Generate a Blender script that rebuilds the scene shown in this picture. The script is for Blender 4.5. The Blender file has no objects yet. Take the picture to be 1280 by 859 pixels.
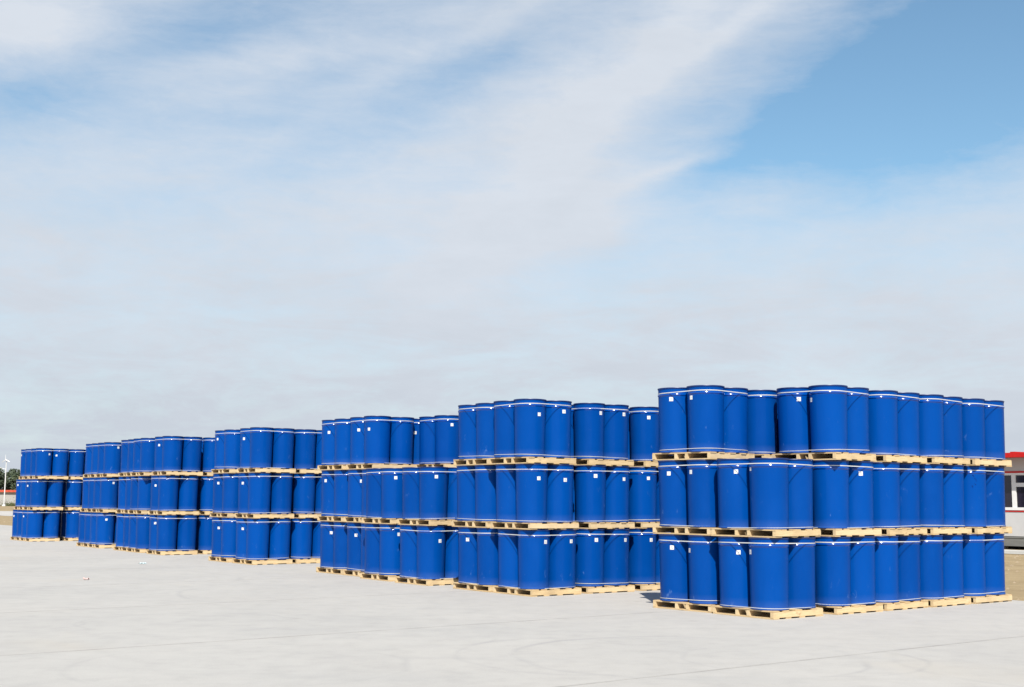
import bpy, bmesh, math, random
from mathutils import Vector, Matrix
R = math.radians
random.seed(11)
S = bpy.context.scene
COL = S.collection

# ------------------------------------------------------------------ camera
cam_data = bpy.data.cameras.new('camera')
cam = bpy.data.objects.new('camera', cam_data)
COL.objects.link(cam)
PIT, ROL = R(7.2), R(0.436)
def _pitch(v):
    return Vector((v[0], v[1]*math.cos(PIT)-v[2]*math.sin(PIT), v[1]*math.sin(PIT)+v[2]*math.cos(PIT)))
_r = _pitch((math.cos(ROL), 0, math.sin(ROL)))
_u = _pitch((-math.sin(ROL), 0, math.cos(ROL)))
_f = _pitch((0, 1, 0))
M3 = Matrix((_r, _u, -_f)).transposed()
cam.matrix_world = Matrix.Translation((0, 0, 1.591)) @ M3.to_4x4()
cam_data.sensor_width = 36
cam_data.lens = 36*1547/1280
cam_data.clip_start = 0.1
cam_data.clip_end = 6000
S.camera = cam

# ------------------------------------------------------------------ sun, sky, exposure
SUN_AZ, SUN_EL = 270.0, 49.0          # azimuth counted anticlockwise from +X
sd = bpy.data.lights.new('sun', 'SUN')
sd.energy = 5.0
sd.angle = R(0.5)
sd.color = (1.0, 0.95, 0.86)
sun = bpy.data.objects.new('sun', sd)
COL.objects.link(sun)
sv = Vector((math.cos(R(SUN_AZ))*math.cos(R(SUN_EL)), math.sin(R(SUN_AZ))*math.cos(R(SUN_EL)), math.sin(R(SUN_EL))))
sun.rotation_euler = sv.to_track_quat('Z', 'Y').to_euler()
S.view_settings.view_transform = 'Standard'
S.view_settings.look = 'None'
S.view_settings.exposure = 0.60
S.view_settings.gamma = 1

W = bpy.data.worlds.new('World')
S.world = W
W.use_nodes = True
wn, wl = W.node_tree.nodes, W.node_tree.links
wn.clear()
def N(nodes, kind, **kw):
    n = nodes.new(kind)
    for k, v in kw.items():
        if k in n.inputs: n.inputs[k].default_value = v
        else: setattr(n, k, v)
    return n
def mth(nodes, links, op, a, b=None, c=None, clamp=False):
    n = nodes.new('ShaderNodeMath'); n.operation = op; n.use_clamp = clamp
    for i, v in enumerate((a, b, c)):
        if v is None: continue
        if isinstance(v, (int, float)): n.inputs[i].default_value = v
        else: links.new(v, n.inputs[i])
    return n.outputs[0]
wo = wn.new('ShaderNodeOutputWorld')
bg = wn.new('ShaderNodeBackground'); bg.inputs['Strength'].default_value = 0.10
wl.new(bg.outputs[0], wo.inputs[0])
sky = wn.new('ShaderNodeTexSky')
sky.sky_type = 'NISHITA'; sky.sun_disc = False
sky.sun_elevation = R(SUN_EL)
sky.sun_rotation = R(90-SUN_AZ)          # Blender: rotation 0 is +Y, clockwise
sky.air_density = 1.0; sky.dust_density = 0.6; sky.ozone_density = 1.6
tc = wn.new('ShaderNodeTexCoord')
DIR = tc.outputs['Generated']
def w_noise(scale, rot, sc, detail=6, rough=.55, dist=0.0, loc=(0, 0, 0)):
    mp = wn.new('ShaderNodeMapping')
    mp.vector_type = 'POINT'
    mp.inputs['Rotation'].default_value = tuple(R(a) for a in rot)
    mp.inputs['Scale'].default_value = sc
    mp.inputs['Location'].default_value = loc
    wl.new(DIR, mp.inputs['Vector'])
    n = wn.new('ShaderNodeTexNoise')
    n.inputs['Scale'].default_value = scale; n.inputs['Detail'].default_value = detail
    n.inputs['Roughness'].default_value = rough; n.inputs['Distortion'].default_value = dist
    wl.new(mp.outputs[0], n.inputs['Vector'])
    return n.outputs['Fac']
sep = wn.new('ShaderNodeSeparateXYZ'); wl.new(DIR, sep.inputs[0])
def wm(op, a, b=None, c=None, clamp=False): return mth(wn, wl, op, a, b, c, clamp)
ymax = wm('MAXIMUM', sep.outputs['Y'], 0.05)
PX = wm('DIVIDE', sep.outputs['X'], ymax)          # gnomonic coordinates about +Y
PZ = wm('DIVIDE', sep.outputs['Z'], ymax)
front = wm('MULTIPLY', wm('SUBTRACT', sep.outputs['Y'], 0.05), 6.0, clamp=True)
warp1 = wm('SUBTRACT', w_noise(3.6, (0, 0, 0), (1, 1, 1.6), 9, .66), .5)
warp2 = wm('SUBTRACT', w_noise(3.6, (0, 0, 0), (1, 1, 1.6), 9, .66, 0, (7.3, 1.1, 4.2)), .5)
fine = wm('SUBTRACT', w_noise(15, (0, 33, 0), (.42, 1, 2.2), 9, .66, .5, (1.7, 0, .4)), .5)
fine2 = wm('SUBTRACT', w_noise(46, (0, 24, 0), (.6, 1, 1.9), 7, .65, .5, (4.7, 2, .4)), .5)
def blob(cx, cz, ang, a, b, strength, soft=1.0, wx=.12, wz=.08):
    """an opening in the thin cloud: elongated gaussian patch, edges frayed by noise"""
    x = wm('ADD', wm('SUBTRACT', PX, cx), wm('MULTIPLY', warp1, wx))
    z = wm('ADD', wm('SUBTRACT', PZ, cz), wm('MULTIPLY', warp2, wz))
    c_, s_ = math.cos(R(ang)), math.sin(R(ang))
    xr = wm('DIVIDE', wm('ADD', wm('MULTIPLY', x, c_), wm('MULTIPLY', z, s_)), a)
    zr = wm('DIVIDE', wm('ADD', wm('MULTIPLY', x, -s_), wm('MULTIPLY', z, c_)), b)
    d = wm('ADD', wm('MULTIPLY', xr, xr), wm('MULTIPLY', zr, zr))
    e = wm('POWER', 2.718, wm('MULTIPLY', d, -1.0))
    if soft < 1: e = wm('SUBTRACT', wm('MULTIPLY', e, 1.75), .45, clamp=True)   # firmer, torn edge
    return wm('MULTIPLY', e, strength)
# clear gaps (tangent-plane position; image x = 640+1547*X, y ~ 625-1560*Z)
gaps = [(.36, .350, 16, .29, .100, .73, .5), (.40, .285, 4, .20, .055, .34), (.19, .285, 36, .10, .024, .34),
        (-.26, .385, 14, .14, .034, .52), (-.43, .335, 0, .09, .026, .46), (-.32, .30, 8, .24, .06, .26), (-.10, .325, 25, .18, .035, .26),
        (.30, .205, 4, .30, .03, .14), (.46, .395, 8, .17, .05, .52), (-.15, .335, 18, .12, .03, .14), (-.02, .37, 40, .07, .02, .18)]
clear = None
for g in gaps:
    bnode = blob(*g)
    clear = bnode if clear is None else wm('ADD', clear, bnode)
# the same thin broken cirrus goes on over the rest of the sky
gen = w_noise(1.35, (10, 25, 0), (1, .8, 1.8), 5, .55, .3, (.6, 2.1, .2))
gen = wm('MULTIPLY', wm('SUBTRACT', gen, .47, clamp=True), 3.2, clamp=True)
hi = wm('MULTIPLY', wm('SUBTRACT', sep.outputs['Z'], .16), 3.2, clamp=True)
gen = wm('MULTIPLY', gen, hi)
clear = wm('ADD', wm('MULTIPLY', clear, front), wm('MULTIPLY', gen, wm('SUBTRACT', 1.0, wm('MULTIPLY', front, .85))))
# white streaks
streak = blob(.10, .36, 52, .20, .030, .55)
streak = wm('ADD', streak, blob(.185, .395, 32, .055, .010, .55, wx=.05, wz=.05))
streak = wm('ADD', streak, blob(.135, .275, 20, .045, .006, .55, wx=.06, wz=.04))
streak = wm('ADD', streak, blob(.07, .225, 12, .09, .012, .30, wx=.06, wz=.05))
streak = wm('ADD', streak, blob(.065, .25, 30, .12, .020, .34))
streak = wm('ADD', streak, blob(-.06, .375, 30, .17, .012, .34))
streak = wm('ADD', streak, blob(-.26, .29, 8, .15, .02, .30))
streak = wm('ADD', streak, blob(-.40, .385, 0, .08, .03, .45))
streak = wm('ADD', streak, blob(-.22, .36, 6, .10, .012, .22))
streak = wm('MULTIPLY', streak, front)
dens = wm('SUBTRACT', wm('SUBTRACT', .90, wm('MULTIPLY', wm('SUBTRACT', sep.outputs['Z'], .32, clamp=True), 2.4)), clear)
dens = wm('ADD', dens, wm('MULTIPLY', streak, .55))
dens = wm('ADD', dens, wm('MULTIPLY', fine, .66))
dens = wm('ADD', dens, wm('MULTIPLY', fine2, .36))
dens = wm('ADD', dens, wm('MULTIPLY', warp1, .30))
low = wm('SUBTRACT', 1.0, wm('MULTIPLY', wm('ABSOLUTE', sep.outputs['Z']), 4.2), clamp=True)
dens = wm('ADD', dens, wm('MULTIPLY', low, .06), clamp=True)
# cloud colour: a touch greyer and bluer close to the horizon
ccol = wn.new('ShaderNodeMix'); ccol.data_type = 'RGBA'
ccol.inputs[6].default_value = (4.60, 4.96, 5.48, 1)
ccol.inputs[7].default_value = (3.92, 4.27, 4.76, 1)
wl.new(wm('ADD', low, wm('ADD', wm('MULTIPLY', fine, 1.1), wm('MULTIPLY', warp2, 1.6)), clamp=True), ccol.inputs[0])
mix = wn.new('ShaderNodeMix'); mix.data_type = 'RGBA'
wl.new(dens, mix.inputs[0])
tint = wn.new('ShaderNodeMix'); tint.data_type = 'RGBA'; tint.blend_type = 'MULTIPLY'
tint.inputs[0].default_value = 1; tint.inputs[7].default_value = (.86,1.03,1.0,1)
wl.new(sky.outputs[0], tint.inputs[6])
wl.new(tint.outputs[2], mix.inputs[6]); wl.new(ccol.outputs[2], mix.inputs[7])
wl.new(mix.outputs[2], bg.inputs[0])

# ------------------------------------------------------------------ materials
ALB = .80      # every reflectance below is multiplied by this: concrete ends up near 0.33
def mat(name, base, rough=.6, spec=.5, metallic=0, coat=0, coat_rough=.1):
    m = bpy.data.materials.new(name); m.use_nodes = True
    b = m.node_tree.nodes['Principled BSDF']
    base = tuple(c_*ALB for c_ in base)
    b.inputs['Base Color'].default_value = (*base, 1)
    b.inputs['Roughness'].default_value = rough
    b.inputs['Specular IOR Level'].default_value = spec
    b.inputs['Metallic'].default_value = metallic
    b.inputs['Coat Weight'].default_value = coat
    b.inputs['Coat Roughness'].default_value = coat_rough
    return m, m.node_tree.nodes, m.node_tree.links, b
def ramp(n, l, fac, stops, interp='LINEAR'):
    r = n.new('ShaderNodeValToRGB'); r.color_ramp.interpolation = interp
    e = r.color_ramp.elements
    while len(e) < len(stops): e.new(.5)
    for q, (p, c) in zip(e, stops):
        q.position = p; q.color = (*[v_*ALB for v_ in c], 1)
    l.new(fac, r.inputs[0])
    return r.outputs[0]
def noise(n, l, vec, scale, detail=4, rough=.5, sc=None, w=None, dist=0):
    if sc is not None:
        mp = n.new('ShaderNodeMapping'); mp.inputs['Scale'].default_value = sc
        l.new(vec, mp.inputs[0]); vec = mp.outputs[0]
    t = n.new('ShaderNodeTexNoise')
    if w is not None:
        t.noise_dimensions = '4D'; l.new(w, t.inputs['W'])
    t.inputs['Scale'].default_value = scale; t.inputs['Detail'].default_value = detail
    t.inputs['Roughness'].default_value = rough; t.inputs['Distortion'].default_value = dist
    l.new(vec, t.inputs['Vector'])
    return t.outputs['Fac']
def mixc(n, l, fac, a, b, blend='MIX'):
    m = n.new('ShaderNodeMix'); m.data_type = 'RGBA'; m.blend_type = blend
    for s, v in ((0, fac), (6, a), (7, b)):
        if isinstance(v, (int, float)): m.inputs[s].default_value = v
        elif isinstance(v, tuple): m.inputs[s].default_value = (*[v_*ALB for v_ in v], 1)
        else: l.new(v, m.inputs[s])
    return m.outputs[2]
def bump(n, l, b, h, strength, dist):
    k = n.new('ShaderNodeBump'); k.inputs['Strength'].default_value = strength
    k.inputs['Distance'].default_value = dist
    l.new(h, k.inputs['Height']); l.new(k.outputs[0], b.inputs['Normal'])

def blue_paint():
    m, n, l, b = mat('blue drum paint', (.004, .058, .42), .36, .04, coat=.06, coat_rough=.07)
    tc = n.new('ShaderNodeTexCoord'); ob = tc.outputs['Object']
    oi = n.new('ShaderNodeObjectInfo')
    rnd = mth(n, l, 'MULTIPLY', oi.outputs['Random'], 37.0)
    base = mixc(n, l, oi.outputs['Random'], (.0001, .054, .285), (.0003, .067, .345))
    # faded, slightly chalky zones
    f = noise(n, l, ob, 2.2, 4, .6, (1, 1, .6), rnd)
    base = mixc(n, l, mth(n, l, 'MULTIPLY', mth(n, l, 'SUBTRACT', f, .45, clamp=True), .9, clamp=True), base, (.005, .085, .40))
    # rubbed scuffs, mostly in the lower half
    sx = n.new('ShaderNodeSeparateXYZ'); l.new(ob, sx.inputs[0])
    lowz = mth(n, l, 'SUBTRACT', 1.05, mth(n, l, 'MULTIPLY', sx.outputs[2], 1.25), clamp=True)
    s1 = noise(n, l, ob, 9.0, 5, .62, (1, 1, .55), rnd, .6)
    s2 = noise(n, l, ob, 42.0, 3, .6, (1, 1, .3), rnd)
    sc = mth(n, l, 'MULTIPLY', mth(n, l, 'SUBTRACT', s1, .63, clamp=True), 9.0, clamp=True)
    sc = mth(n, l, 'MULTIPLY', sc, mth(n, l, 'MULTIPLY', mth(n, l, 'SUBTRACT', s2, .40, clamp=True), 4.5, clamp=True))
    sc = mth(n, l, 'MULTIPLY', sc, lowz, clamp=True)
    base = mixc(n, l, mth(n, l, 'MULTIPLY', sc, .55), base, (.22, .38, .66))
    # dust settled in the last few centimetres and along the bead
    dz = mth(n, l, 'SUBTRACT', 1.0, mth(n, l, 'MULTIPLY', sx.outputs[2], 7.0), clamp=True)
    dn = noise(n, l, ob, 7, 4, .6, None, rnd)
    du = mth(n, l, 'MULTIPLY', dz, mth(n, l, 'MULTIPLY', dn, .16))
    base = mixc(n, l, du, base, (.30, .33, .40))
    l.new(base, b.inputs['Base Color'])
    rr = mth(n, l, 'ADD', .30, mth(n, l, 'MULTIPLY', f, .16))
    rr = mth(n, l, 'ADD', rr, mth(n, l, 'MULTIPLY', sc, .3))
    l.new(rr, b.inputs['Roughness'])
    # sheet metal is never quite round: long shallow waves
    bn = noise(n, l, ob, 3.5, 2, .5, (1.6, 1.6, .28), rnd)
    bump(n, l, b, bn, .6, .020)
    return m
M_BLUE = blue_paint()
m, n, l, b = mat('glossy blue bead paint', (.0004, .060, .345), .14, .5)
bump(n, l, b, noise(n, l, n.new('ShaderNodeTexCoord').outputs['Object'], 14, 2), .25, .004)
M_BEAD = m
m, n, l, b = mat('navy ring paint', (.003, .022, .12), .38, .5)
tc_ = n.new('ShaderNodeTexCoord')
f = noise(n, l, tc_.outputs['Object'], 24, 3)
l.new(mixc(n, l, f, (.002, .014, .085), (.005, .036, .18)), b.inputs['Base Color'])
M_NAVY = m
m, n, l, b = mat('white polyester strap', (.72, .74, .74), .35, .5)
tc_ = n.new('ShaderNodeTexCoord')
f = noise(n, l, tc_.outputs['Object'], 9, 3)
l.new(mixc(n, l, f, (.54, .57, .59), (.68, .69, .68)), b.inputs['Base Color'])
M_STRAP = m
m, n, l, b = mat('white paper sticker', (.82, .83, .84), .55)
tc_ = n.new('ShaderNodeTexCoord')
f = noise(n, l, tc_.outputs['Object'], 60, 2)
l.new(mixc(n, l, f, (.74, .76, .79), (.86, .86, .86)), b.inputs['Base Color'])
M_PAPER = m
M_INK = mat('dark blue ink smudge', (.001, .020, .15), .5, .1)[0]
M_PRINT = mat('grey print on sticker', (.34, .37, .42), .6)[0]

def wood(name, ca, cb, cc):
    m, n, l, b = mat(name, ca, .72, .25)
    tc = n.new('ShaderNodeTexCoord'); ob = tc.outputs['Object']
    oi = n.new('ShaderNodeObjectInfo'); rnd = mth(n, l, 'MULTIPLY', oi.outputs['Random'], 61.0)
    g = noise(n, l, ob, 6, 6, .68, (1.0, 9, 14), rnd, .5)
    base = mixc(n, l, mth(n, l, 'MULTIPLY', mth(n, l, 'SUBTRACT', g, .28, clamp=True), 2.2, clamp=True), ca, cb)
    base = mixc(n, l, mth(n, l, 'MULTIPLY', oi.outputs['Random'], .6), base, cc)
    k = noise(n, l, ob, 11, 3, .5, (.7, 1, 1), rnd)
    kk = mth(n, l, 'MULTIPLY', mth(n, l, 'SUBTRACT', k, .64, clamp=True), 5.0, clamp=True)
    base = mixc(n, l, kk, base, (.20, .11, .05))
    st = noise(n, l, ob, 2.3, 3, .5, None, rnd)
    base = mixc(n, l, mth(n, l, 'MULTIPLY', mth(n, l, 'SUBTRACT', st, .48, clamp=True), 2.2, clamp=True), base, (.42, .30, .18))
    l.new(base, b.inputs['Base Color'])
    bump(n, l, b, g, .4, .004)
    return m
M_WOOD = wood('pale pine', (.58, .40, .20), (.86, .67, .40), (.78, .62, .40))
M_WOOD2 = wood('pine board', (.50, .33, .15), (.78, .58, .33), (.66, .50, .30))

def concrete():
    m, n, l, b = mat('dusty concrete', (.42, .41, .40), .86, .25)
    geo = n.new('ShaderNodeNewGeometry'); P = geo.outputs['Position']
    a1 = noise(n, l, P, .07, 5, .55)
    a2 = noise(n, l, P, .45, 6, .6, (1, .6, 1))
    a3 = noise(n, l, P, 3.0, 6, .65)
    a4 = noise(n, l, P, 60, 3, .6)
    base = ramp(n, l, a2, [(.30, (.402, .386, .366)), (.55, (.452, .432, .405)), (.75, (.482, .458, .426))])
    base = mixc(n, l, mth(n, l, 'MULTIPLY', mth(n, l, 'SUBTRACT', a1, .46, clamp=True), 3.2, clamp=True), base, (.492, .456, .412))
    base = mixc(n, l, .18, base, ramp(n, l, a3, [(.32, (.25, .25, .26)), (.5, (.44, .43, .42)), (.72, (.56, .55, .53))]))
    base = mixc(n, l, .10, base, ramp(n, l, a4, [(.3, (.22, .22, .22)), (.7, (.62, .61, .60))]))
    # trowel and wind-blown dust streaks
    sN = noise(n, l, P, .8, 5, .6, (.22, 1.7, 1), None, .5)
    base = mixc(n, l, mth(n, l, 'MULTIPLY', mth(n, l, 'SUBTRACT', sN, .54, clamp=True), 1.8, clamp=True), base, (.385, .375, .365))
    # warm dust patches
    wN = noise(n, l, P, .33, 4, .5, (1, .8, 1), None, .3)
    base = mixc(n, l, mth(n, l, 'MULTIPLY', mth(n, l, 'SUBTRACT', wN, .60, clamp=True), 2.4, clamp=True), base, (.49, .43, .35))
    # tyre scrub arcs left by forklifts
    sp = n.new('ShaderNodeSeparateXYZ'); l.new(P, sp.inputs[0])
    wob = mth(n, l, 'MULTIPLY', mth(n, l, 'SUBTRACT', noise(n, l, P, .5, 3, .5), .5), .5)
    tot = None
    for cx, cy, rr, w, st in ARCS:
        dx = mth(n, l, 'SUBTRACT', sp.outputs[0], cx); dy = mth(n, l, 'SUBTRACT', sp.outputs[1], cy)
        d = mth(n, l, 'SQRT', mth(n, l, 'ADD', mth(n, l, 'MULTIPLY', dx, dx), mth(n, l, 'MULTIPLY', dy, dy)))
        d = mth(n, l, 'ADD', d, wob)
        e = mth(n, l, 'ABSOLUTE', mth(n, l, 'SUBTRACT', d, rr))
        e = mth(n, l, 'MULTIPLY', mth(n, l, 'SUBTRACT', 1.0, mth(n, l, 'DIVIDE', e, w), clamp=True), st*.62)
        tot = e if tot is None else mth(n, l, 'ADD', tot, e)
    br = noise(n, l, P, .55, 4, .6)
    tot = mth(n, l, 'MULTIPLY', tot, mth(n, l, 'MULTIPLY', mth(n, l, 'SUBTRACT', br, .42, clamp=True), 5.0, clamp=True), clamp=True)
    base = mixc(n, l, tot, base, (.24, .24, .25))
    # grime that has run into the slab joints (joints lie 4.78 m apart across V)
    vv = mth(n, l, 'ADD', mth(n, l, 'MULTIPLY', sp.outputs[0], -.6032), mth(n, l, 'MULTIPLY', sp.outputs[1], .7976))
    vv = mth(n, l, 'DIVIDE', mth(n, l, 'SUBTRACT', vv, 8.45), 4.78)
    fr = mth(n, l, 'ABSOLUTE', mth(n, l, 'SUBTRACT', mth(n, l, 'FRACT', mth(n, l, 'ADD', vv, .5)), .5))
    jd = mth(n, l, 'SUBTRACT', 1.0, mth(n, l, 'DIVIDE', fr, .011), clamp=True)
    jn = noise(n, l, P, 1.3, 5, .7)
    base = mixc(n, l, mth(n, l, 'MULTIPLY', jd, mth(n, l, 'MULTIPLY', mth(n, l, 'SUBTRACT', jn, .36, clamp=True), 1.8, clamp=True)), base, (.20, .19, .18))
    # small dark spots
    vt = n.new('ShaderNodeTexVoronoi'); vt.inputs['Scale'].default_value = .55; l.new(P, vt.inputs['Vector'])
    sp2 = mth(n, l, 'MULTIPLY', mth(n, l, 'SUBTRACT', .055, vt.outputs['Distance'], clamp=True), 18.0, clamp=True)
    base = mixc(n, l, mth(n, l, 'MULTIPLY', sp2, .35), base, (.25, .23, .2))
    l.new(base, b.inputs['Base Color'])
    bump(n, l, b, a4, .25, .004)
    return m
ARCS = [(1.82, 13.13, 1.79, .07, .55), (3.0, 12.95, 1.22, .06, .5), (-.95, 14.6, .78, .05, .4), (.97, 13.2, 1.58, .06, .34),
        (-4.1, 16.2, 1.35, .05, .4), (-6.23, 15.72, .83, .05, .4), (6.2, 12.6, 2.3, .08, .3), (-2.6, 12.2, 1.6, .06, .25), (-9.5, 24, 4.2, .10, .35), (-3, 21.5, 2.6, .08, .35), (8.2, 16.0, 1.9, .07, .28)]
M_CONC = concrete()
def simple_noise_mat(name, c1, c2, scale, rough=.9, sc=None, det=6, bmp=None, world=True, c3=None):
    m, n, l, b = mat(name, c1, rough, .2)
    if world: v = n.new('ShaderNodeNewGeometry').outputs['Position']
    else: v = n.new('ShaderNodeTexCoord').outputs['Object']
    f = noise(n, l, v, scale, det, .65, sc)
    base = ramp(n, l, f, [(.32, c1), (.68, c2)])
    if c3:
        g = noise(n, l, v, scale*3.7, 5, .7, sc)
        base = mixc(n, l, mth(n, l, 'MULTIPLY', mth(n, l, 'SUBTRACT', g, .56, clamp=True), 5.0, clamp=True), base, c3)
    l.new(base, b.inputs['Base Color'])
    if bmp: bump(n, l, b, f, *bmp)
    return m
M_SOIL = simple_noise_mat('dry sandy soil', (.285, .21, .115), (.40, .305, .178), .8, .95, None, 8, (1.0, .12), True, (.22, .165, .105))
M_ROAD = simple_noise_mat('pale road dust', (.44, .42, .39), (.53, .50, .47), .3, .9)
M_JOINT = simple_noise_mat('joint filler', (.17, .16, .15), (.26, .24, .22), 3, .95)
M_KERB = simple_noise_mat('cast kerb', (.50, .49, .46), (.58, .57, .54), 1.2, .85)
M_WALLW = simple_noise_mat('white sandwich panel', (.55, .55, .56), (.61, .61, .615), .9, .5, world=False)
M_FASC = simple_noise_mat('grey eave panel', (.50, .50, .50), (.56, .56, .56), 1.2, .5, world=False)
M_RED = simple_noise_mat('red painted trim', (.50, .012, .012), (.60, .022, .018), 2, .45, world=False)
M_ORNG = simple_noise_mat('orange tiles', (.50, .055, .02), (.62, .10, .04), 1.2, .8, world=False)
M_FRAME = simple_noise_mat('white window frame', (.76, .77, .78), (.82, .82, .82), 3, .4, world=False)
M_PLINTH = simple_noise_mat('grey base beam', (.16, .16, .155), (.24, .24, .23), 1.4, .7, (.3, 1, 2), world=False)
M_FARW = simple_noise_mat('grey rendered wall', (.36, .355, .34), (.44, .43, .41), .4, .9, world=False)
M_POLE = mat('white pole paint', (.75, .76, .77), .4)[0]
m, n, l, b = mat('dark window glass', (.012, .012, .016), .06, .6)
tc_ = n.new('ShaderNodeTexCoord')
f = noise(n, l, tc_.outputs['Object'], 3.0, 4, .6, (3, 3, .6))
l.new(mixc(n, l, f, (.006, .008, .010), (.030, .022, .045)), b.inputs['Base Color'])
M_GLASS = m
def leafmat(name, c1, c2):
    m, n, l, b = mat(name, c1, .7, .2)
    v = n.new('ShaderNodeNewGeometry').outputs['Position']
    f = noise(n, l, v, .9, 4, .6)
    l.new(ramp(n, l, f, [(.35, c1), (.65, c2)]), b.inputs['Base Color'])
    return m
M_LEAF = leafmat('dark poplar leaves', (.050, .072, .045), (.105, .130, .075))
M_LEAF2 = leafmat('weed leaves', (.06, .08, .03), (.12, .13, .05))
M_BARK = simple_noise_mat('bark', (.10, .075, .05), (.17, .13, .09), 4, .9)
M_SCRAP1 = mat('faded red and white paper', (.62, .45, .43), .7)[0]
M_SCRAP2 = mat('pale blue plastic scrap', (.55, .70, .74), .4)[0]
M_STONE = simple_noise_mat('soil clods', (.28, .21, .14), (.42, .34, .24), 6, .95)

# ------------------------------------------------------------------ mesh helpers
class MB:
    def __init__(s): s.v = []; s.f = []
    def add(s, vs, fs):
        o = len(s.v); s.v += [tuple(v) for v in vs]; s.f += [tuple(i+o for i in f) for f in fs]; return s
    def box(s, x0, y0, z0, x1, y1, z1, jit=0):
        vs = [(x, y, z) for z in (z0, z1) for y in (y0, y1) for x in (x0, x1)]
        if jit: vs = [tuple(c+random.uniform(-jit, jit) for c in v) for v in vs]
        return s.add(vs, [(0, 2, 3, 1), (4, 5, 7, 6), (0, 1, 5, 4), (2, 6, 7, 3), (0, 4, 6, 2), (1, 3, 7, 5)])
    def tube(s, p, q, r0, r1, n=8):
        p, q = Vector(p), Vector(q); d = (q-p).normalized()
        a = d.orthogonal().normalized(); b2 = d.cross(a)
        vs = []
        for c, r in ((p, r0), (q, r1)):
            for k in range(n):
                t = 2*math.pi*k/n; vs.append(c+(a*math.cos(t)+b2*math.sin(t))*r)
        fs = [(k, (k+1) % n, n+(k+1) % n, n+k) for k in range(n)]
        fs += [tuple(reversed(range(n))), tuple(range(n, 2*n))]
        return s.add(vs, fs)
    def mesh(s, name, mats, smooth=None):
        me = bpy.data.meshes.new(name); me.from_pydata(s.v, [], s.f)
        for mm in (mats if isinstance(mats, (list, tuple)) else [mats]): me.materials.append(mm)
        if smooth is not None:
            me.polygons.foreach_set('use_smooth', [True]*len(me.polygons))
            me.set_sharp_from_angle(angle=R(smooth))
        me.update(); return me
def bevel(me, w, seg=1):
    bm = bmesh.new(); bm.from_mesh(me)
    bmesh.ops.bevel(bm, geom=bm.edges[:], offset=w, segments=seg, affect='EDGES', clamp_overlap=True)
    bm.to_mesh(me); bm.free(); me.update(); return me
def link(name, data, parent=None, loc=(0, 0, 0), rz=0.0):
    o = bpy.data.objects.new(name, data); COL.objects.link(o)
    o.location = loc; o.rotation_euler = (0, 0, rz)
    if parent is not None: o.parent = parent
    return o
def thing(o, label, cat, group=None):
    o['label'] = label; o['category'] = cat
    if group: o['group'] = group
    return o

# ------------------------------------------------------------------ drum meshes
def lathe(prof, n=44, close_bottom=True, close_top=True):
    b = MB(); vs = []
    for r, z in prof:
        for k in range(n):
            t = 2*math.pi*k/n; vs.append((r*math.cos(t), r*math.sin(t), z))
    fs = []
    for i in range(len(prof)-1):
        for k in range(n):
            fs.append((i*n+k, i*n+(k+1) % n, (i+1)*n+(k+1) % n, (i+1)*n+k))
    if close_bottom: fs.append(tuple(reversed(range(n))))
    if close_top: fs.append(tuple(range((len(prof)-1)*n, len(prof)*n)))
    return b.add(vs, fs)
RB, RT, ZT = .2595, .2735, .848          # body tapers: narrower at the foot
def body_r(z): return RB+(RT-RB)*min(1, z/ZT)
prof = [(.250, .004), (.2625, .0), (.2670, .006), (.2670, .014), (.2615, .022), (RB, .034)]
for k in range(1, 9): prof.append((body_r(.034+(ZT-.034)*k/8), .034+(ZT-.034)*k/8))
prof += [(.2740, .840), (.2795, .8455), (.2822, .851), (.2830, .857), (.2822, .863), (.2795, .8685), (.2752, .874), (.2750, .884), (.2750, .905), (.2750, .925), (.2765, .940), (.2795, .950), (.2795, .958)]
prof = [(r_, z_+.015 if z_ > .838 and z_ != ZT else z_) for r_, z_ in prof]
ME_BODY = lathe(prof).mesh('body', [M_BLUE, M_BEAD], 50)
for p_ in ME_BODY.polygons:
    if .851 < p_.center.z < .888: p_.material_index = 1     # pressed bead, rubbed glossy
ring = [(.2750, .9490), (.2825, .9480), (.2845, .9525), (.2845, .9625), (.2820, .9675), (.2750, .9680), (.2730, .9620)]
ring = [(r_, z_+.015) for r_, z_ in ring]
ME_RING = lathe(ring, close_bottom=False, close_top=False).mesh('locking_ring', M_NAVY, 50)
ME_LID = lathe([(r_, z_+.015) for r_, z_ in [(.2728, .9535), (.2728, .9600), (.2620, .9590), (.2540, .9510), (.12, .9525), (.02, .9530)]]).mesh('lid', M_BLUE, 40)
def sticker_mesh(w, h, kind):
    b = MB(); nx, nz = 6, 5; vs = []
    for j in range(nz+1):
        for i in range(nx+1):
            x = (i/nx-.5)*w; z = (j/nz-.5)*h
            r = body_r(.8)+.0016
            t = x/r
            vs.append((r*math.cos(t)-0, r*math.sin(t), z))
    fs = []
    for j in range(nz):
        for i in range(nx):
            a = j*(nx+1)+i; fs.append((a, a+1, a+nx+2, a+nx+1))
    b.add(vs, fs)
    me = b.mesh('sticker', [M_PAPER, M_PRINT], 60)
    sel = {0: [(2, 2), (3, 2), (3, 1)], 1: [(2, 3), (3, 3), (2, 2), (3, 1), (4, 1)], 2: [(3, 2)]}[kind]
    for i, j in sel: me.polygons[j*nx+i].material_index = 1
    return me
ME_STICK = [sticker_mesh(.066, .064, 0), sticker_mesh(.062, .062, 1), sticker_mesh(.060, .060, 2)]

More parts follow.
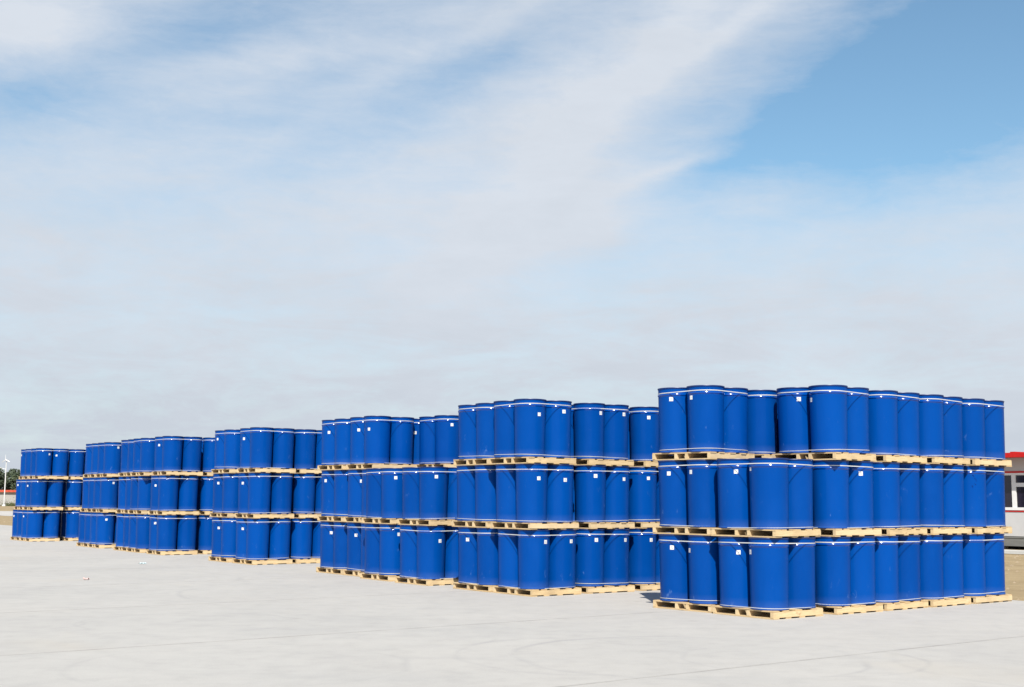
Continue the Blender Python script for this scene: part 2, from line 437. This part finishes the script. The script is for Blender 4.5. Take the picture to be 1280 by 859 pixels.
def ink_mesh():
    random.seed(3)
    b = MB()
    for az, z, w, h in ((-95, .828, .030, .022), (-92, .812, .018, .016), (-89, .782, .026, .016), (-85, .755, .022, .018), (-84, .733, .014, .012), (-98, .655, .030, .016), (-97, .634, .016, .012), (-87, .680, .022, .024), (-91, .70, .012, .01)):
        c = []
        for k in range(9):
            t = 2*math.pi*k/9; q = random.uniform(.6, 1.15)
            zz = z+math.sin(t)*h/2*q; r = body_r(zz)+.0012; a = R(az)+math.cos(t)*w/2*q/r
            c.append((r*math.cos(a), r*math.sin(a), zz))
        b.add(c, [tuple(range(9))])
    return b.mesh('ink_mark', M_INK, 60)
ME_INK = ink_mesh()

# ------------------------------------------------------------------ pallet meshes
PU, PV = 1.06, 1.12                       # length along the stringers, width across them
PH = .113
def jbox(name, sx, sy, sz, m, seed):
    random.seed(seed)
    b = MB(); nx = 4
    long_x = sx > sy
    vs = []; L, Wd = (sx, sy) if long_x else (sy, sx)
    for i in range(nx+1):
        t = (i/nx-.5)*L; w1, h1 = random.uniform(-.0015, .0015), random.uniform(-.0012, .0012)
        for (a, c) in ((-.5, 0), (.5, 0), (.5, 1), (-.5, 1)):
            p = (t, a*Wd+w1, c*sz+h1)
            vs.append(p if long_x else (p[1], p[0], p[2]))
    fs = []
    for i in range(nx):
        for k in range(4):
            q = (i*4+k, i*4+(k+1) % 4, (i+1)*4+(k+1) % 4, (i+1)*4+k)
            fs.append(q if not long_x else tuple(reversed(q)))
    e0 = (0, 3, 2, 1); e1 = tuple(nx*4+k for k in (0, 1, 2, 3))
    fs += [tuple(reversed(e0)), tuple(reversed(e1))] if long_x else [e0, e1]
    me = b.add(vs, fs).mesh(name, m)
    bm = bmesh.new(); bm.from_mesh(me); bmesh.ops.recalc_face_normals(bm, faces=bm.faces[:]); bm.to_mesh(me); bm.free()
    return me
SZ = .074
ME_STR = [jbox('stringer', PU, .052, SZ, M_WOOD, s) for s in range(4)]
TOPS = [[(0, .13), (.20, .31), (.44, .56), (.69, .80), (.87, 1.0)],
        [(0, .15), (.38, .49), (.505, .63), (.72, .82), (.90, 1.0)],
        [(0, .12), (.135, .24), (.42, .55), (.70, .81), (.88, 1.0)]]
BOTS = [(0, .15), (.36, .47), (.63, .74), (.89, 1.0)]
_bc = {}
def board(w, z, which):
    k = (round(w, 3), which)
    if k not in _bc: _bc[k] = [jbox('board', w*PU, PV, .0185, M_WOOD2, 50+i) for i in range(2)]
    return random.choice(_bc[k])
def band_mesh(name, off, z, seed, h=.015):
    random.seed(seed)
    s = .286; ns = 9; pts = []
    tx, ty = random.uniform(-.008, .008), random.uniform(-.008, .008)
    for q, (cx, cy) in enumerate(((s, s), (-s, s), (-s, -s), (s, -s))):
        for k in range(ns+1):
            a = R(90*q+90*k/ns)
            x, y = cx+off*math.cos(a), cy+off*math.sin(a)
            pts.append((x, y, z+tx*x/.5+ty*y/.5, math.cos(a), math.sin(a)))
    n = len(pts); vs = []
    for x, y, zz, cx, cy in pts:
        for o, dz in ((0, -h/2), (.0022, -h/2), (.0022, h/2), (0, h/2)):
            vs.append((x+cx*o, y+cy*o, zz+dz))
    fs = []
    for i in range(n):
        j = (i+1) % n
        for k in range(4): fs.append((i*4+k, j*4+k, j*4+(k+1) % 4, i*4+(k+1) % 4))
    me = MB().add(vs, fs).mesh(name, M_STRAP, 40)
    bm = bmesh.new(); bm.from_mesh(me); bmesh.ops.recalc_face_normals(bm, faces=bm.faces[:]); bm.to_mesh(me); bm.free()
    return me
ME_BANDT = [band_mesh('upper_band', .2758, PH+.900, i, .013) for i in range(5)]
ME_BANDB = [band_mesh('lower_band', .2625, PH+(.018, .028, .042, .022)[i], 20+i, .008) for i in range(4)]

# ------------------------------------------------------------------ setting
YAW = R(37.1)
U = Vector((math.cos(YAW), math.sin(YAW), 0)); V = Vector((-math.sin(YAW), math.cos(YAW), 0))
def uv(u, v, z=0): return U*u+V*v+Vector((0, 0, z))
def struct(o): o['kind'] = 'structure'; return o
def sheet(name, pts, m):
    return struct(link(name, MB().add([tuple(p) for p in pts], [tuple(range(len(pts)))]).mesh(name, m)))
sheet('ground', [(-4000, -600, -.03), (4000, -600, -.03), (4000, 5000, -.03), (-4000, 5000, -.03)], M_SOIL)
UE = 19.30                                 # rear edge of the concrete yard
yard = struct(bpy.data.objects.new('concrete_yard', None)); COL.objects.link(yard)
jb = MB().add([tuple(uv(u_, v_, -.012)) for u_, v_ in ((-70, -60), (UE-.02, -60), (UE-.02, 110), (-70, 110))], [(0, 1, 2, 3)]).mesh('joint_bed', M_JOINT)
link('joint_bed', jb, yard)
vj = [8.45+4.78*k for k in range(-14, 22)]
for i in range(len(vj)-1):
    g = .006
    a, c = vj[i]+g, vj[i+1]-g
    b = MB()
    top = [uv(-70, a), uv(UE, a), uv(UE, c), uv(-70, c)]
    vs = [tuple(p) for p in top]+[tuple(p-Vector((0, 0, .028))) for p in top]
    b.add(vs, [(0, 1, 2, 3), (0, 4, 5, 1), (1, 5, 6, 2), (2, 6, 7, 3), (3, 7, 4, 0)])
    link('concrete_slab', b.mesh('concrete_slab', M_CONC), yard)
sheet('road', [(-60, 132, -.020), (-41.5, 102.5, -.020), (16.2, 40.6, -.020), (60, -5, -.020), (64, -1, -.020), (17.6, 42.6, -.020), (-40, 112, -.020), (-52, 136, -.020)], M_ROAD)
# kerb in front of the prefab building
def uvbox(u0, v0, z0, u1, v1, z1):
    b = MB(); vs = [tuple(uv(u_, v_, z)) for z in (z0, z1) for v_ in (v0, v1) for u_ in (u0, u1)]
    return b.add(vs, [(0, 2, 3, 1), (4, 5, 7, 6), (0, 1, 5, 4), (2, 6, 7, 3), (0, 4, 6, 2), (1, 3, 7, 5)])
struct(link('kerb', uvbox(37.55, 4, -.02, 38.4, 52, .07).mesh('kerb', M_KERB)))
# loose clods and stones on the bare soil
random.seed(5)
b = MB()
for k in range(1500):
    u_ = random.uniform(UE+.3, 37.0); v_ = random.uniform(-8, 22) if k < 1100 else random.uniform(22, 90)
    s = random.choice((.015, .02, .03, .05, .08)); c = uv(u_, v_, -.03)
    d = [Vector((random.uniform(.6, 1.2)*x, random.uniform(.6, 1.2)*y, random.uniform(.4, .9)*z))*s for x, y, z in ((1, 0, 0), (0, 1, 0), (-1, 0, 0), (0, -1, 0), (.1, .1, 1))]
    b.add([tuple(c+q) for q in d], [(0, 1, 4), (1, 2, 4), (2, 3, 4), (3, 0, 4)])
o = link('soil_clods', b.mesh('soil_clods', M_STONE)); o['kind'] = 'stuff'; o['label'] = 'small clods and stones scattered over the bare soil behind the yard'

# ------------------------------------------------------------------ units: pallet + four drums + straps
UNITS = [
 ('1',0,0,0,3.660,17.912,0.50,15,7), ('1',1,0,0,3.655,17.918,4.40,15,7), ('1',0,0,1,2.922,18.875,3.90,15,7),
 ('1',1,0,1,2.920,18.870,3.40,15,7), ('1',2,0,1,2.925,18.883,4.90,15,7), ('1',0,1,0,4.744,18.717,-0.10,15,7),
 ('1',1,1,0,4.755,18.737,-0.10,15,7), ('1',2,1,0,4.712,18.692,4.90,15,7), ('1',2,1,1,3.891,19.588,2.19,15,7),
 ('1',0,2,0,5.649,19.428,1.40,15,7), ('1',1,2,0,5.703,19.487,4.40,15,7), ('1',2,2,0,5.736,19.508,1.10,15,7),
 ('1',0,3,0,6.560,20.122,1.90,15,7), ('1',1,3,0,6.628,20.164,0.90,15,7), ('1',2,3,0,6.660,20.187,3.40,15,7),
 ('1',0,4,0,7.493,20.827,0.90,15,7), ('1',1,4,0,7.573,20.891,1.90,15,7), ('1',2,4,0,7.605,20.880,-0.10,15,7),
 ('2',0,0,0,0.456,21.613,-0.63,15,7), ('2',1,0,0,0.409,21.591,-0.25,15,7), ('2',2,0,0,0.368,21.600,0.70,15,7),
 ('2',0,0,1,-0.268,22.540,0.29,15,7), ('2',1,0,1,-0.311,22.598,-0.46,15,7), ('2',2,0,1,-0.298,22.577,-1.60,15,7),
 ('2',0,1,0,1.442,22.366,-1.60,15,7), ('2',1,1,0,1.450,22.388,1.70,15,7), ('2',2,1,0,1.439,22.407,0.15,15,7),
 ('2',0,2,0,2.429,23.135,0.12,15,7), ('2',1,2,0,2.444,23.152,0.29,15,7), ('2',2,2,0,2.516,23.199,0.08,15,7),
 ('2',0,3,0,3.382,23.816,-0.42,15,5), ('2',1,3,0,3.403,23.847,-0.22,15,5), ('2',2,3,0,3.480,23.880,0.99,15,4),
 ('3',0,0,0,-1.450,24.015,1.12,15,7), ('3',1,0,0,-1.423,24.014,1.26,15,7), ('3',0,0,1,-2.264,25.177,-0.13,15,7),
 ('3',1,0,1,-2.254,25.165,0.73,15,7), ('3',0,0,2,-2.762,26.261,0.11,15,7), ('3',1,0,2,-2.767,26.248,-0.03,15,7),
 ('3',2,0,2,-2.740,26.234,0.04,15,7), ('3',0,0,3,-3.463,27.210,0.18,15,7), ('3',1,0,3,-3.473,27.226,-0.81,15,7),
 ('3',2,0,3,-3.495,27.231,0.24,15,7), ('3',2,1,1,-1.251,25.889,0.36,15,7), ('3',2,1,2,-1.933,27.066,0.10,15,7),
 ('4',0,0,0,-6.076,30.751,1.02,15,7), ('4',1,0,0,-6.063,30.752,-0.34,15,7), ('4',2,0,0,-6.055,30.751,-0.67,15,7),
 ('4',0,0,1,-6.924,31.814,0.06,15,7), ('4',1,0,1,-6.949,31.864,-0.23,15,7), ('4',2,0,1,-6.942,31.854,0.11,15,7),
 ('4',0,1,0,-5.141,31.478,-0.28,15,7), ('4',1,1,0,-5.100,31.490,-0.16,15,7), ('4',2,1,0,-5.125,31.488,0.67,15,7),
 ('4',0,2,0,-4.187,32.199,-0.08,15,4), ('4',1,2,0,-4.157,32.230,-1.05,15,4), ('4',2,2,0,-4.170,32.217,-1.31,15,4),
 ('5',0,0,0,-9.545,35.373,-0.47,15,7), ('5',1,0,0,-9.556,35.391,-0.33,15,7), ('5',2,0,0,-9.493,35.385,-0.02,15,7),
 ('5',0,0,1,-10.534,36.722,0.17,3,7), ('5',1,0,1,-10.548,36.765,0.04,3,7), ('5',2,0,1,-10.481,36.637,-0.24,3,7),
 ('5',0,0,2,-11.201,37.672,0.92,3,7), ('5',1,0,2,-11.209,37.724,1.23,3,7), ('5',2,0,2,-11.148,37.613,-0.09,3,7),
 ('5',0,1,0,-8.572,36.126,0.32,7,7), ('5',1,1,0,-8.564,36.110,1.13,7,7), ('5',2,1,0,-8.536,36.130,0.22,7,7),
 ('6',0,0,0,-12.656,39.636,-0.77,15,7), ('6',1,0,0,-12.594,39.632,0.58,15,7), ('6',2,0,0,-12.519,39.632,-0.28,7,7),
 ('6',0,0,1,-13.348,40.596,-0.29,3,7), ('6',1,0,1,-13.284,40.595,-0.48,3,5), ('6',2,0,1,-13.230,40.581,0.27,3,7),
 ('7',0,0,0,-16.904,44.966,0.86,15,7), ('7',1,0,0,-16.828,44.952,1.04,15,7), ('7',2,0,0,-16.699,44.948,0.67,15,7),
 ('7',0,0,1,-17.615,45.907,0.54,3,7), ('7',1,0,1,-17.546,45.886,-0.22,3,7), ('7',2,0,1,-17.435,45.888,-0.11,3,7),
 ('7',0,1,0,-15.797,45.778,-0.28,15,7), ('7',1,1,0,-15.839,45.735,-0.38,15,7), ('7',2,1,0,-15.810,45.745,-0.32,15,7),
 ('7',0,1,1,-16.577,46.675,0.81,1,7),
]
STICKERS = {
 ('1',2,0,1,1): [[-113.7, 0.805]],
 ('1',2,0,1,0): [[-149.7, 0.805]],
 ('1',2,1,0,1): [[-93.7, 0.802]],
 ('1',2,1,0,0): [[-168.3, 0.774]],
 ('1',1,0,1,1): [[-123.0, 0.787]],
 ('1',1,0,1,0): [[-151.0, 0.805]],
 ('1',1,0,0,1): [[-101.4, 0.8]],
 ('1',1,0,0,0): [[-169.6, 0.836]],
 ('1',1,1,0,2): [[-85.5, 0.802]],
 ('1',0,0,1,1): [[-114.7, 0.791]],
 ('1',0,0,1,0): [[-165.8, 0.761]],
 ('1',0,0,0,1): [[-98.7, 0.766]],
 ('1',0,0,0,0): [[-168.6, 0.783]],
 ('2',2,0,0,0): [[-55.5, 0.72]],
 ('2',2,0,0,2): [[-60.0, 0.794]],
 ('2',2,1,0,0): [[-45.4, 0.807]],
 ('2',2,1,0,2): [[-50.0, 0.811]],
 ('2',2,2,0,0): [[-81.4, 0.783]],
 ('3',2,1,1,0): [[-69.8, 0.787]],
 ('2',1,0,0,0): [[-64.6, 0.74]],
 ('2',1,0,0,2): [[-64.1, 0.722]],
 ('2',1,1,0,0): [[-74.9, 0.802]],
 ('2',1,1,0,2): [[-54.7, 0.757]],
 ('2',1,2,0,0): [[-69.9, 0.782]],
 ('2',0,0,1,1): [[-110.8, 0.769]],
 ('2',0,0,0,0): [[-44.7, 0.781]],
 ('2',0,0,0,2): [[-48.9, 0.784]],
 ('2',0,1,0,0): [[-65.2, 0.798]],
 ('2',0,1,0,2): [[-46.4, 0.79]],
 ('2',0,2,0,0): [[-55.3, 0.781]],
 ('3',2,0,3,1): [[-107.1, 0.706]],
 ('3',2,0,2,1): [[-103.7, 0.71]],
 ('3',2,0,2,0): [[-122.8, 0.705]],
 ('3',2,1,2,0): [[-102.8, 0.68]],
 ('3',1,0,3,1): [[-124.9, 0.759]],
 ('3',1,0,2,1): [[-80.5, 0.742]],
 ('3',1,0,1,0): [[-82.1, 0.791]],
 ('3',1,0,0,0): [[-75.0, 0.797]],
 ('3',0,0,3,1): [[-90.8, 0.744]],
 ('3',0,0,2,1): [[-101.2, 0.724]],
 ('3',0,0,1,0): [[-60.7, 0.79]],
 ('3',0,0,0,0): [[-48.3, 0.704]],
 ('4',2,0,1,1): [[-126.6, 0.76]],
 ('4',2,0,0,1): [[-120.0, 0.723]],
 ('4',1,0,1,1): [[-108.7, 0.743]],
 ('4',1,0,0,1): [[-115.4, 0.734]],
 ('4',0,0,1,1): [[-99.6, 0.718]],
 ('4',0,0,0,1): [[-102.1, 0.728]],
 ('5',2,0,0,1): [[-108.7, 0.741]],
 ('5',1,0,0,1): [[-106.9, 0.703]],
 ('5',0,0,0,1): [[-100.2, 0.752]],
 ('6',2,0,0,0): [[-38.0, 0.815]],
 ('6',1,0,0,0): [[-44.7, 0.808]],
 ('6',0,0,0,0): [[-65.8, 0.771]],
 ('7',2,0,1,1): [[-137.1, 0.767]],
 ('7',2,0,0,0): [[-28.0, 0.768]],
 ('7',2,0,0,2): [[-97.5, 0.736]],
 ('7',1,0,1,1): [[-120.5, 0.779]],
 ('7',1,0,0,1): [[-118.1, 0.745]],
 ('7',0,0,1,1): [[-126.9, 0.756]],
 ('7',0,0,0,1): [[-122.7, 0.76]],
}
STACK = {'7': 'leftmost stack', '6': 'second leftmost stack', '5': 'third leftmost stack', '4': 'middle stack', '3': 'third rightmost stack', '2': 'second rightmost stack', '1': 'rightmost stack'}
TIER = ['bottom tier', 'middle tier', 'top tier']
ORD = ['', 'first', 'second', 'third', 'fourth']
def pallet_words(i, j):
    if i == 0 and j == 0: return 'corner pallet'
    if i == 0: return ORD[j]+' pallet left of corner'
    if j == 0: return ORD[i]+' pallet right of corner'
    return 'inner pallet %s row back' % ORD[i] if j == 1 else 'far inner pallet %s row back' % ORD[i]
DPOS = ['front', 'left', 'right', 'rear']    # (u-,v-) front; (u-,v+) left; (u+,v-) right; (u+,v+) rear
DOFF = [(-1, -1), (-1, 1), (1, -1), (1, 1)]
s_ = .286
def say(words):
    assert 4 <= len(words.split()) <= 16, words
    return words
GD, GP, GB = 'blue drums stacked on pallets in the yard', 'wooden pallets under the blue drums', 'white straps round the blue drums'

drum0 = None
def make_drum():
    r = link('steel_drum', None)
    link('body', ME_BODY, r); link('locking_ring', ME_RING, r); link('lid', ME_LID, r)
    return r
def copy_tree(o, parent=None):
    c = o.copy(); COL.objects.link(c); c.parent = parent
    for ch in list(o.children): copy_tree(ch, c)
    return c
def make_pallet(var):
    r = link('wooden_pallet', None)
    random.seed(100+var)
    for k, y in enumerate((-.534, -.105, .105, .534)):
        link('stringer', random.choice(ME_STR), r, (random.uniform(-.006, .006), y+random.uniform(-.006, .006), .0192))
    for a, c in TOPS[var % 3]:
        link('top_board', board(c-a, 0, 't'), r, ((a+c)/2*PU-PU/2+random.uniform(-.006, .006), random.uniform(-.006, .006), .0192+SZ+.0004), R(random.uniform(-.5, .5)))
    for a, c in BOTS:
        sh = random.uniform(-.02, .02) if 0 < a and c < 1 else 0
        link('bottom_board', board(c-a, 0, 'b'), r, ((a+c)/2*PU-PU/2+sh, random.uniform(-.006, .006), 0.0002), R(random.uniform(-.4, .4)))
    return r
protos = []
pall0 = [make_pallet(v) for v in range(6)]
used = set()
TH = 1.10
drum0 = make_drum(); first_drum = True; todo = []
rng = random.Random(77)
for (blk, t, i, j, x, y, ya, keep, kb) in UNITS:
    z = t*TH
    rz = YAW+R(ya)
    W_ = pallet_words(i, j); ST = STACK[blk]; TI = TIER[t]
    var = rng.randrange(6)
    flip = rng.random() < .5
    if kb & 4:
        p = pall0[var] if var not in used else copy_tree(pall0[var])
        used.add(var)
        p.location = (x, y, z+.001); p.rotation_euler = (0, 0, rz+(math.pi if flip else 0))
        thing(p, say('pale wooden pallet, %s, %s of %s' % (W_.replace(' pallet', ''), TI, ST)), 'pallet', GP)
    if kb & 1:
        o = link('upper_strap', rng.choice(ME_BANDT), None, (x, y, z), rz+R(90*rng.randrange(4)))
        thing(o, say('white strap round drum tops, %s, %s, %s' % (W_, TI, ST)), 'strap', GB)
    if kb & 2:
        o = link('lower_strap', rng.choice(ME_BANDB), None, (x, y, z), rz+R(90*rng.randrange(4)))
        thing(o, say('white strap round drum feet, %s, %s, %s' % (W_, TI, ST)), 'strap', GB)
    for d in range(4):
        spin = rng.uniform(0, 2*math.pi)
        if not keep & (1 << d): continue
        dr = drum0 if first_drum else copy_tree(drum0)
        first_drum = False
        ou, ov = DOFF[d]
        q = Vector((ou*s_, ov*s_, 0)); q.rotate(Matrix.Rotation(rz, 3, 'Z'))
        dr.location = (x+q.x, y+q.y, z+PH+.0015); dr.rotation_euler = (0, 0, spin)
        st = STICKERS.get((blk, t, i, j, d))
        thing(dr, say('%sblue drum, %s on %s, %s, %s' % ('stickered ' if st else '', DPOS[d], W_, TI, ST)), 'drum', GD)
        if (blk, t, i, j, d) == ('1', 1, 4, 0, 0):
            dr['label'] = 'blue drum with dark ink smudges, fourth right of corner, middle tier, rightmost stack'
            inked = (dr, spin)
        if st:
            todo.append((dr, st, spin))
link('ink_mark', ME_INK, inked[0], (0, 0, 0), -inked[1])
for dr, st, spin in todo:                 # stickers go on once every drum has been copied
    for (az, zz) in st:
        link('sticker', rng.choice(ME_STICK), dr, (0, 0, zz), R(az)-spin)
for v in range(6):
    if v not in used:
        for ch in list(pall0[v].children): bpy.data.objects.remove(ch)
        bpy.data.objects.remove(pall0[v])

# ------------------------------------------------------------------ prefab building on the right
def prefab():
    r = link('prefab_building', None, None, tuple(uv(41.2, 12, 0)), YAW-math.pi/2)
    thing(r, 'white prefab building with red roof edge and dark windows, behind the rightmost stack', 'building')
    # local x runs along the facade to the right (-V), local y goes back (+U)
    X0, X1, D = -26, 22, 7.5
    def P(name, bm, m, par=r): return link(name, bm.mesh(name, m), par)
    P('skirt', MB().box(X0, 0.06, .42, X1, D, .44), M_PLINTH)
    for k in range(int((X1-X0)/6)):       # base beams, one under each module
        P('base_beam', bx_beam(X0+6*k+.03, X0+6*k+5.97), M_PLINTH)
    for k in range(24):
        P('foot_block', MB().box(X0+.4+2*k, .08, -.03, X0+.75+2*k, .45, .10), M_KERB)
    P('lower_wall', MB().box(X0, 0, .44, X1, .10, 1.30), M_WALLW)
    P('lower_red_trim', MB().box(X0, -.015, 1.30, X1, .10, 1.36), M_RED)
    P('window_sill', MB().box(X0, -.03, 1.36, X1, .10, 1.46), M_FRAME)
    P('lintel', MB().box(X0, -.012, 2.60, X1, .10, 2.68), M_FRAME)
    P('upper_red_trim', MB().box(X0, -.02, 2.68, X1, .10, 2.745), M_RED)
    P('eave_panel', MB().box(X0, -.004, 2.745, X1, .10, 3.22), M_FASC)
    rb = MB().box(X0, -.62, 3.22, X1, D+.3, 3.38)
    for k in range(int((X1-X0)/.9)): rb.box(X0+.9*k+.1, -.60, 3.38, X0+.9*k+.30, D+.28, 3.415)
    P('roof', rb, M_RED)
    P('end_wall', MB().box(X1-.1, .10, .44, X1, D, 3.22), M_WALLW)
    P('far_wall', MB().box(X0, .10, .44, X0+.1, D, 3.22), M_WALLW)
    P('back_wall', MB().box(X0+.1, D-.1, .44, X1-.1, D, 3.22), M_WALLW)
    # ribbon of windows, pitch 2.6 m: fixed light, then a light with a transom, then fixed light
    xx = X0+.12+WOFF; k = 0
    while xx+1.75 < X1:
        w = link('window', MB().box(xx, -.005, 1.46, xx+.16, .085, 2.60).box(xx+.70, -.005, 1.46, xx+.86, .085, 2.60)
                 .box(xx+.86, -.004, 2.19, xx+1.34, .084, 2.33).box(xx+1.34, -.005, 1.46, xx+1.50, .085, 2.60).mesh('window', M_FRAME), r)
        link('pane', MB().box(xx+.16, .04, 1.46, xx+.70, .055, 2.60).mesh('pane', M_GLASS), w)
        link('pane', MB().box(xx+.86, .04, 1.46, xx+1.34, .055, 2.19).mesh('pane', M_GLASS), w)
        link('pane', MB().box(xx+.86, .04, 2.33, xx+1.34, .055, 2.60).mesh('pane', M_GLASS), w)
        link('pane', MB().box(xx+1.50, .04, 1.46, xx+2.04, .055, 2.60).mesh('pane', M_GLASS), w)
        xx += 2.04
    return r
def bx_beam(a, c):
    return MB().box(a, .02, .09, c, .12, .42).box(a, 0, .38, c, .02, .42).box(a, 0, .09, c, .02, .13)
WOFF = 0.19
prefab()

# ------------------------------------------------------------------ far left background
def far_building():
    c = Vector((-88, 212, 0))
    r = link('low_building', None, None, tuple(c), R(6))
    thing(r, 'long low grey building with orange tiled roof edge, far behind the leftmost stack', 'building')
    link('wall', MB().box(-22, 0, -.03, 24, 8, 2.15).mesh('wall', M_FARW), r)
    link('eave_band', MB().box(-22.1, -.08, 2.10, 24.1, 0, 2.26).mesh('eave_band', M_KERB), r)
    b = MB()
    b.add([(-22.4, -.4, 2.26), (24.4, -.4, 2.26), (24.4, 8.4, 2.26), (-22.4, 8.4, 2.26), (-22.4, 4, 2.62), (24.4, 4, 2.62)],
          [(0, 1, 5, 4), (2, 3, 4, 5), (0, 4, 3), (1, 2, 5), (0, 3, 2, 1)])
    for k in range(58): b.box(-22.3+.8*k, -.42, 2.26, -22.1+.8*k, -.3, 2.36)
    link('roof', b.mesh('roof', M_ORNG), r)
far_building()

def street_lamp():
    r = link('street_lamp', None, None, (-81.8, 201.5, -.03), 0)
    thing(r, 'tall white hybrid street lamp with a small wind turbine, left of the leftmost stack', 'street lamp')
    link('pole', MB().tube((0, 0, 0), (0, 0, 4.2), .10, .085, 12).tube((0, 0, 4.2), (0.0, 0, 7.4), .085, .06, 12).mesh('pole', M_POLE, 50), r)
    link('base_plate', MB().tube((0, 0, 0), (0, 0, .25), .28, .26, 12).mesh('base_plate', M_POLE, 50), r)
    h = MB().tube((0, .25, 7.45), (0, -.35, 7.45), .10, .08, 10)
    link('turbine', h.mesh('turbine', M_POLE, 50), r)
    for a in (95, 215, 335):
        ca, sa = math.cos(R(a)), math.sin(R(a))
        b = MB(); n0 = (-sa, ca)
        L = .72 if a != 95 else .80
        b.add([(n0[0]*.06, -.32, 7.45+n0[1]*.06), (-n0[0]*.06, -.36, 7.45-n0[1]*.06), (ca*L-n0[0]*.03, -.36, 7.45+sa*L-n0[1]*.03), (ca*L+n0[0]*.03, -.33, 7.45+sa*L+n0[1]*.03),
               (n0[0]*.06, -.30, 7.45+n0[1]*.06), (-n0[0]*.06, -.33, 7.45-n0[1]*.06), (ca*L-n0[0]*.03, -.34, 7.45+sa*L-n0[1]*.03), (ca*L+n0[0]*.03, -.31, 7.45+sa*L+n0[1]*.03)],
              [(0, 1, 2, 3), (7, 6, 5, 4), (0, 3, 7, 4), (1, 5, 6, 2), (2, 6, 7, 3), (0, 4, 5, 1)])
        link('blade', b.mesh('blade', M_POLE), r)
    arm = MB().tube((0, 0, 5.9), (-.9, 0, 6.15), .045, .035, 8)
    am = link('lamp_arm', arm.mesh('lamp_arm', M_POLE, 50), r)
    link('lamp_head', MB().box(-1.5, -.14, 6.10, -.85, .14, 6.22).mesh('lamp_head', M_POLE), am)
street_lamp()

def tree(x, y, h, w, label, seed):
    rr = random.Random(seed)
    r = link('tree', None, None, (x, y, -.03), 0)
    thing(r, label, 'tree', 'dark trees far behind the leftmost stack')
    b = MB().tube((0, 0, 0), (.05, 0, h*.35), .20, .14, 8).tube((.05, 0, h*.35), (0, .1, h*.8), .14, .05, 8)
    for k in range(7):
        a = rr.uniform(0, 6.28); z0 = h*rr.uniform(.25, .6); L = w*.4*rr.uniform(.6, 1)
        b.tube((.03, 0, z0), (math.cos(a)*L, math.sin(a)*L, z0+L*.8), .06, .02, 6)
    link('trunk', b.mesh('trunk', M_BARK, 50), r)
    cl = []
    for k in range(26):
        a = rr.uniform(0, 6.28); zz = rr.uniform(.22, .98); wr = w*.5*math.sqrt(max(.05, 1-((zz-.5)/.55)**2))*rr.uniform(.3, 1)
        cl.append((Vector((math.cos(a)*wr, math.sin(a)*wr, h*zz)), rr.uniform(.35, .8)*w*.28))
    vs = []; fs = []
    for k in range(4200):
        c, cr = rr.choice(cl)
        d = Vector((rr.gauss(0, 1), rr.gauss(0, 1), rr.gauss(0, 1))).normalized()*cr*rr.uniform(.55, 1.05)
        p = c+d; s = rr.uniform(.11, .24)
        a = Vector((rr.gauss(0, 1), rr.gauss(0, 1), rr.gauss(0, .6))).normalized(); q = a.orthogonal().normalized()
        o = len(vs)
        vs += [tuple(p+a*s), tuple(p+q*s*.6), tuple(p-a*s), tuple(p-q*s*.6)]; fs.append((o, o+1, o+2, o+3))
    link('crown', MB().add(vs, fs).mesh('crown', M_LEAF), r)
tree(-97.2, 236, 6.7, 5.4, 'dark green tree with the highest crown, behind the street lamp at far left', 1)
tree(-97.3, 243, 6.6, 4.6, 'dark green tree just right of the street lamp, beyond the low building', 2)
tree(-94.6, 238, 5.6, 4.4, 'shorter dark tree touching the left edge of the leftmost stack', 3)
tree(-101.2, 238, 6.6, 6.4, 'dark green tree cut off by the left edge of the picture', 4)
rr = random.Random(9)
vs = []; fs = []
for k in range(900):
    p = Vector((rr.gauss(0, 1.0), rr.gauss(0, .8), abs(rr.gauss(0, .35)))); s = rr.uniform(.05, .12)
    a = Vector((rr.gauss(0, 1), rr.gauss(0, 1), rr.gauss(0, 1))).normalized(); q = a.orthogonal().normalized(); o = len(vs)
    vs += [tuple(p+a*s), tuple(p+q*s*.5), tuple(p-a*s), tuple(p-q*s*.5)]; fs.append((o, o+1, o+2, o+3))
o = link('weed_clump', MB().add(vs, fs).mesh('weed_clump', M_LEAF2), None, (-80.9, 203, -.03))
thing(o, 'low green weed clump at the foot of the grey building wall', 'weeds')

# ------------------------------------------------------------------ litter on the concrete
def scrap(name, loc, s, m, seed, label):
    rr = random.Random(seed); b = MB(); nx = 7
    vs = [((i/nx-.5)*s[0]+rr.uniform(-.006, .006), (j/nx-.5)*s[1]+rr.uniform(-.006, .006), .006+rr.random()**2*s[2]) for j in range(nx+1) for i in range(nx+1)]
    top = len(vs); vs += [(x, y, z+.0015) for x, y, z in vs]
    fs = []
    for j in range(nx):
        for i in range(nx):
            a = j*(nx+1)+i; fs.append((a, a+nx+1, a+nx+2, a+1)); fs.append((a+top, a+top+1, a+top+nx+2, a+top+nx+1))
    o = link(name, b.add(vs, fs).mesh(name, m), None, loc, rr.uniform(0, 3)); thing(o, label, 'litter')
scrap('paper_scrap', (-8.16, 24.22, 0), (.10, .09, .045), M_SCRAP1, 1, 'small crumpled pinkish paper scrap on bare concrete, nearer of two bits of litter')
scrap('plastic_scrap', (-8.82, 30.12, 0), (.12, .17, .035), M_SCRAP2, 2, 'pale blue plastic scrap on the concrete in front of third leftmost stack')
